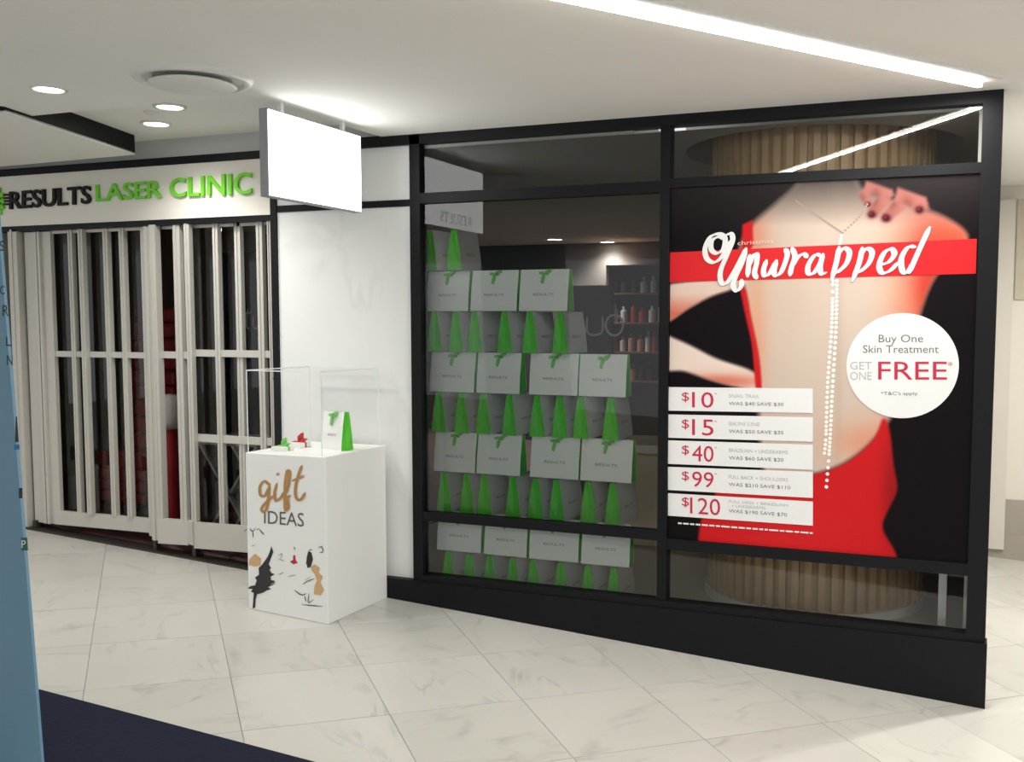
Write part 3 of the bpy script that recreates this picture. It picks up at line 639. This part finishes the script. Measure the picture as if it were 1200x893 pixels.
for cur, num, l1, l2, (a, b_, a2, b2), (na, nb) in prices:
    pn = MB().slab([pp(55, b_), pp(776, b2), pp(776, a2), pp(55, a)], PY-.0045, PY-.0030).build('price_panel', wht, po_)
    def row(t, u): return t+(b2-b_)*u
    xe = 282 if num != '120' else 315; xs_ = 175 if num != '120' else 165
    def pl(x0_, x1_, ya, yb, body, m): 
        k0, k1 = (x0_-55)/720, (x1_-55)/720; s0_, s1_ = (b2-b_)*k0, (b2-b_)*k1
        lettering('price_lettering', body, [pp(x0_, yb+s0_), pp(x1_, yb+s1_), pp(x1_, ya+s1_), pp(x0_, ya+s0_)], L_, m, pn)
    base = na-(b2-b_)*.2
    pl(124, 160, base+2, base+52, cur, crim); pl(xs_, xe, base, base+nb-na, num, crim); pl(288, 298, base+2, base+12, '*', crim)
    pl(358, 358+14*len(l1), base+(8 if num != '120' else 0), base+(26 if num != '120' else 14), l1, gtx); pl(358, 358+17*len(l2), base+46, base+66, l2, dtx)
    if num == '120': pl(370, 540, base+22, base+36, '+ UNDERARMS', gtx)
fm = MB(); fx = 105
while fx < 770:                                                        # fine print, too small to read: a line of tiny word marks
    fw = random.uniform(14, 46); e_ = min(fx+fw, 776); k0, k1 = (fx-105)/671*50, (e_-105)/671*50
    fm.add([(a[0], L_, a[1]) for a in (pp(fx, 739+k0), pp(e_, 739+k1), pp(e_, 731+k1), pp(fx, 731+k0))], [(0, 1, 2, 3)]); fx = e_+7
fm.build('fine_print', wht, po_)['kind'] = 'stuff'

# ------------------------------------------------------------------ gift plinth with acrylic case
ax0, ax1, ay0, ay1, az = -.727, -.184, -.648, -.052, .945
pl_ = thing('display_plinth', 'white box plinth printed with gold gift lettering and sketched figures', 'plinth', ((ax0+ax1)/2, (ay0+ay1)/2, fz((ax0+ax1)/2)))
MB().prism([(ax0, ay0), (ax1, ay0), (ax1, ay1), (ax0, ay1)], [fz(ax0), fz(ax1), fz(ax1), fz(ax0)], az).build('box', white, pl_, .004)
QY = ay0-.0015
def gq(x, y): return tuple(onY(270+x/4.46, 530+y/4.46, QY)[[0, 2]])
gold = mat('gold_foil', (186, 140, 84), .35, metal=.3); inkd = mat('sketch_ink', (42, 36, 42), .6); skin = mat('sketch_tan', (202, 164, 116), .6); rdi = mat('sketch_red', (178, 36, 44), .6); lgi = mat('sketch_grey', (168, 164, 164), .6)
gm = MB()
for s_ in ([(205, 172), (178, 152), (156, 180), (158, 222), (182, 226), (204, 180)], [(206, 160), (200, 230), (192, 290), (176, 312), (164, 296), (185, 265), (236, 220)],
           [(244, 160), (232, 215), (238, 252), (262, 240), (284, 205)], [(246, 108), (250, 120)],
           [(278, 235), (302, 180), (312, 108), (298, 100), (288, 170), (286, 260), (290, 302), (304, 288), (300, 240), (318, 225)],
           [(376, 68), (360, 110), (342, 180), (344, 235), (368, 248), (394, 210)], [(322, 150), (352, 138), (388, 122)]):
    brush(gm, [gq(*p) for p in s_], QY-.001, .011, .021, pen=.2)
gm.build('script_lettering', gold, pl_)
lettering('ideas_lettering', 'IDEAS', [gq(176, 372), gq(384, 390), gq(384, 318), gq(176, 304)], QY-.0005, mat('print_charcoal', (92, 88, 88), .6), pl_)
fg = MB()
for poly in ([(214, 492), (224, 520), (210, 560), (200, 585), (212, 605), (204, 615), (216, 632), (232, 638), (210, 650), (212, 668), (232, 672), (228, 690), (196, 705), (212, 716), (190, 722), (168, 735), (140, 742), (132, 770), (130, 812), (116, 816), (120, 770), (122, 735), (108, 728), (118, 715), (90, 712), (104, 700), (130, 695), (138, 668), (128, 655), (150, 640), (148, 605), (168, 585), (196, 545), (206, 520)],):
    fg.slab([gq(*p) for p in poly][::-1], QY-.0010, QY)
fg.build('black_figure', inkd, pl_)
def scrib(nm, m, polys=(), lines=(), wd=.006):
    b = MB()
    for poly in polys: b.slab([gq(*p) for p in poly][::-1], QY-.0006, QY)
    for ln in lines: brush(b, [gq(*p) for p in ln], QY-.0012, wd*.6, wd)
    o = b.build(nm, m, pl_)
    if nm.endswith('marks'): o['kind'] = 'stuff'
    return o
scrib('tan_figure', skin, [[(100, 560), (128, 530), (160, 555), (158, 590), (130, 598), (96, 590)]])
scrib('tan_figure', skin, [[(420, 600), (440, 585), (468, 605), (462, 630), (484, 650), (470, 680), (490, 720), (470, 748), (436, 742), (440, 700), (452, 670), (440, 635), (428, 622)]])
scrib('ink_figure', inkd, [[(400, 545), (408, 515), (424, 525), (432, 560), (420, 600), (404, 606), (396, 580)]])
scrib('ink_marks', inkd, (), [[(412, 510), (428, 510)], [(380, 690), (400, 676), (440, 660)], [(335, 720), (372, 745), (398, 738)], [(388, 748), (396, 782)], [(412, 736), (408, 784), (436, 770)], [(372, 796), (484, 806)]])
scrib('ink_marks', inkd, (), [[(70, 416), (90, 400)], [(100, 398), (116, 412), (134, 396)], [(117, 412), (120, 446)], [(138, 408), (150, 396)], [(152, 402), (166, 420), (178, 430)], [(460, 500), (478, 494), (484, 520), (468, 524)], [(334, 492), (338, 510)]])
scrib('red_figure', rdi, [[(328, 540), (338, 536), (342, 566), (352, 578), (330, 586), (312, 572), (328, 562)]], [[(250, 640), (280, 628)]], .005)
scrib('grey_marks', lgi, (), [[(248, 540), (270, 530), (262, 556)], [(250, 556), (284, 570)], [(110, 492), (132, 482)], [(300, 650), (345, 640)], [(388, 670), (420, 650)], [(210, 690), (240, 680)]], .006)
# acrylic case
A0, A1, B0, B1, AZ = ax0+.012, ax1-.03, ay0+.012, ay1-.02, 1.41
ac = thing('acrylic_case', 'clear acrylic display case standing on the white gift plinth', 'display case', ((A0+A1)/2, (B0+B1)/2, az))
for vs in ([(A0, B0, az), (A1, B0, az), (A1, B0, AZ), (A0, B0, AZ)], [(A1, B0, az), (A1, B1, az), (A1, B1, AZ), (A1, B0, AZ)], [(A0, B1, az), (A1, B1, az), (A1, B1, AZ), (A0, B1, AZ)],
           [(A0, B0, az), (A0, B1, az), (A0, B1, AZ), (A0, B0, AZ)], [(A0, B0, AZ), (A1, B0, AZ), (A1, B1, AZ), (A0, B1, AZ)]):
    MB().add(vs, [(0, 1, 2, 3)]).build('acrylic_panel', acryl, ac)
edm = mat('acrylic_edge', (232, 236, 236), .2)
cor = [(A0, B0), (A1, B0), (A1, B1), (A0, B1)]
for i in range(4):
    a, b_ = cor[i], cor[(i+1) % 4]
    MB().bar((*a, AZ), (*b_, AZ), .006).build('panel_edge', edm, ac); MB().bar((*a, az), (*a, AZ), .004).build('panel_edge', edm, ac)
MB().box((-.53, B0-.006, AZ-.045), (-.505, B0, AZ-.038)).build('lock', black, ac)
# bag and small wrapped gifts in the case
gb = make_bag(.185, .085, .225); make_bow(gb, .225); gb.location = (-.335, -.325, az); gb.rotation_euler[2] = -.3
gb['label'] = 'small white gift bag with green side in the acrylic case'
gb['category'] = 'gift bag'
def gift(x, y, sx_, sy_, h, m, label, s_=1.0):
    t = thing('wrapped_gift', label, 'gift box', (x, y, az))
    MB().box((x-sx_/2, y-sy_/2, az), (x+sx_/2, y+sy_/2, az+h)).build('box', white, t, .002)
    b = MB()
    for a0 in (.35, 1.1, 3.5):
        dx, dz = math.cos(a0), math.sin(a0); n2 = np.array((-dz, dx))*.011*s_; r = .035*s_
        Pq = [np.array((0, 0)), np.array((dx, dz))*r*.6+n2, np.array((dx, dz))*r*1.3, np.array((dx, dz))*r*.6-n2]
        b.slab([(x+q_[0], az+h+.002+q_[1]) for q_ in Pq], y-.012, y+.012)
    b.build('bow', m, t); MB().box((x-sx_/2-.001, y-.008, az), (x+sx_/2+.001, y+.008, az+h+.001)).build('ribbon', m, t)
gift(onY(350, 513, -.33)[0], -.33, .10, .10, .03, mat('bow_red', (190, 40, 44), .4), 'flat white gift box with a red bow in the acrylic case', 1.35)
gift(onY(331, 520, -.50)[0], -.50, .09, .09, .025, bowm, 'flat white gift box with a pale green bow in the acrylic case', 1.2)

# ------------------------------------------------------------------ passage beside the shop
YW = 3.5
struct(MB().box((XR_, YW, -.6), (9, YW+.15, 2.85)).build('wall_far', mat('passage_wall', (206, 200, 188), .6, noise=.03)))
struct(MB().box((3.12, YW-.03, fz(3.3)-.06), (9, YW, .0)).build('baseboard_far', mat('passage_base', (150, 142, 132), .5)))
struct(MB().box((3.36, YW-.02, 1.88), (9, YW, 2.66)).build('trim_8', mat('passage_panel', (178, 168, 150), .6, noise=.04)))
struct(MB().box((3.20, YW-.06, -.12), (3.345, YW, 2.66)).build('trim_9', mat('pilaster', (196, 190, 178), .55, noise=.03)))
struct(MB().box((3.345, YW-.015, -.0), (9, YW, .28)).build('trim_10', mat('passage_base', (150, 142, 132))))

# ------------------------------------------------------------------ pale blue screen page margin, added as a made-up standing panel
BY = -2.62
bl = mat('panel_blue', (104, 142, 166), .6, noise=.05, nscale=5)
e_mid = onY(45, 808, BY+.012)
tz = 2.35; tx_ = onY(0, 245, BY+.012); dxdz = (e_mid[0]-tx_[0])/(e_mid[2]-tx_[2])
xt = e_mid[0]+dxdz*(tz-e_mid[2]); xb = e_mid[0]+dxdz*(-.02-e_mid[2])
bp_ = thing('page_margin_panel', 'pale blue screen page margin built as a tall standing panel', 'panel', (xb-.4, BY, fz(xb-.4)))
MB().slab([(xb-.8, fz(xb-.8)-.003), (xb, fz(xb)-.003), (xt, tz), (xt-.8, tz)], BY, BY+.012).build('board', bl, bp_)
MB().prism([(xb-.75, BY-.15), (xb-.25, BY-.15), (xb-.25, BY+.02), (xb-.75, BY+.02)], [fz(xb-.75), fz(xb-.25), fz(xb-.25), fz(xb-.75)], [fz(xb-.75)+.014, fz(xb-.25)+.014, fz(xb-.25)+.014, fz(xb-.75)+.014]).build('foot_plate', black, bp_)
dkb = mat('panel_ink', (30, 36, 48), .6)
for ch, u, v_, h in (('S', -1, 288, 12), ('C', 0, 340, 10), ('R', 3, 364, 13), ('L', 7, 400, 11), ('N', 8, 422, 12), ('1', 22, 578, 12)):
    wd = .55*h if ch != '1' else .35*h
    lettering('letter', ch, qpx([(u, v_+h/2), (u+wd, v_+h/2), (u+wd, v_-h/2), (u, v_-h/2)], BY-.001), BY-.001, dkb, bp_)
MB().slab(qpx([(18, 518), (22, 518), (20, 488), (19, 488)], BY), BY-.0015, BY).build('dark_mark', dkb, bp_)
MB().slab(qpx([(17, 527), (23, 527), (23, 521), (17, 521)], BY), BY-.0015, BY).build('blue_mark', mat('panel_mark_blue', (30, 110, 170), .6), bp_)
MB().slab(qpx([(25, 645), (33, 645), (32, 630), (25, 630)], BY), BY-.0015, BY).build('green_mark', mat('panel_mark_green', (24, 96, 84), .6), bp_)
lettering('letter', 'P', qpx([(26, 642), (31, 642), (31, 633), (26, 633)], BY), BY-.003, wht, bp_)
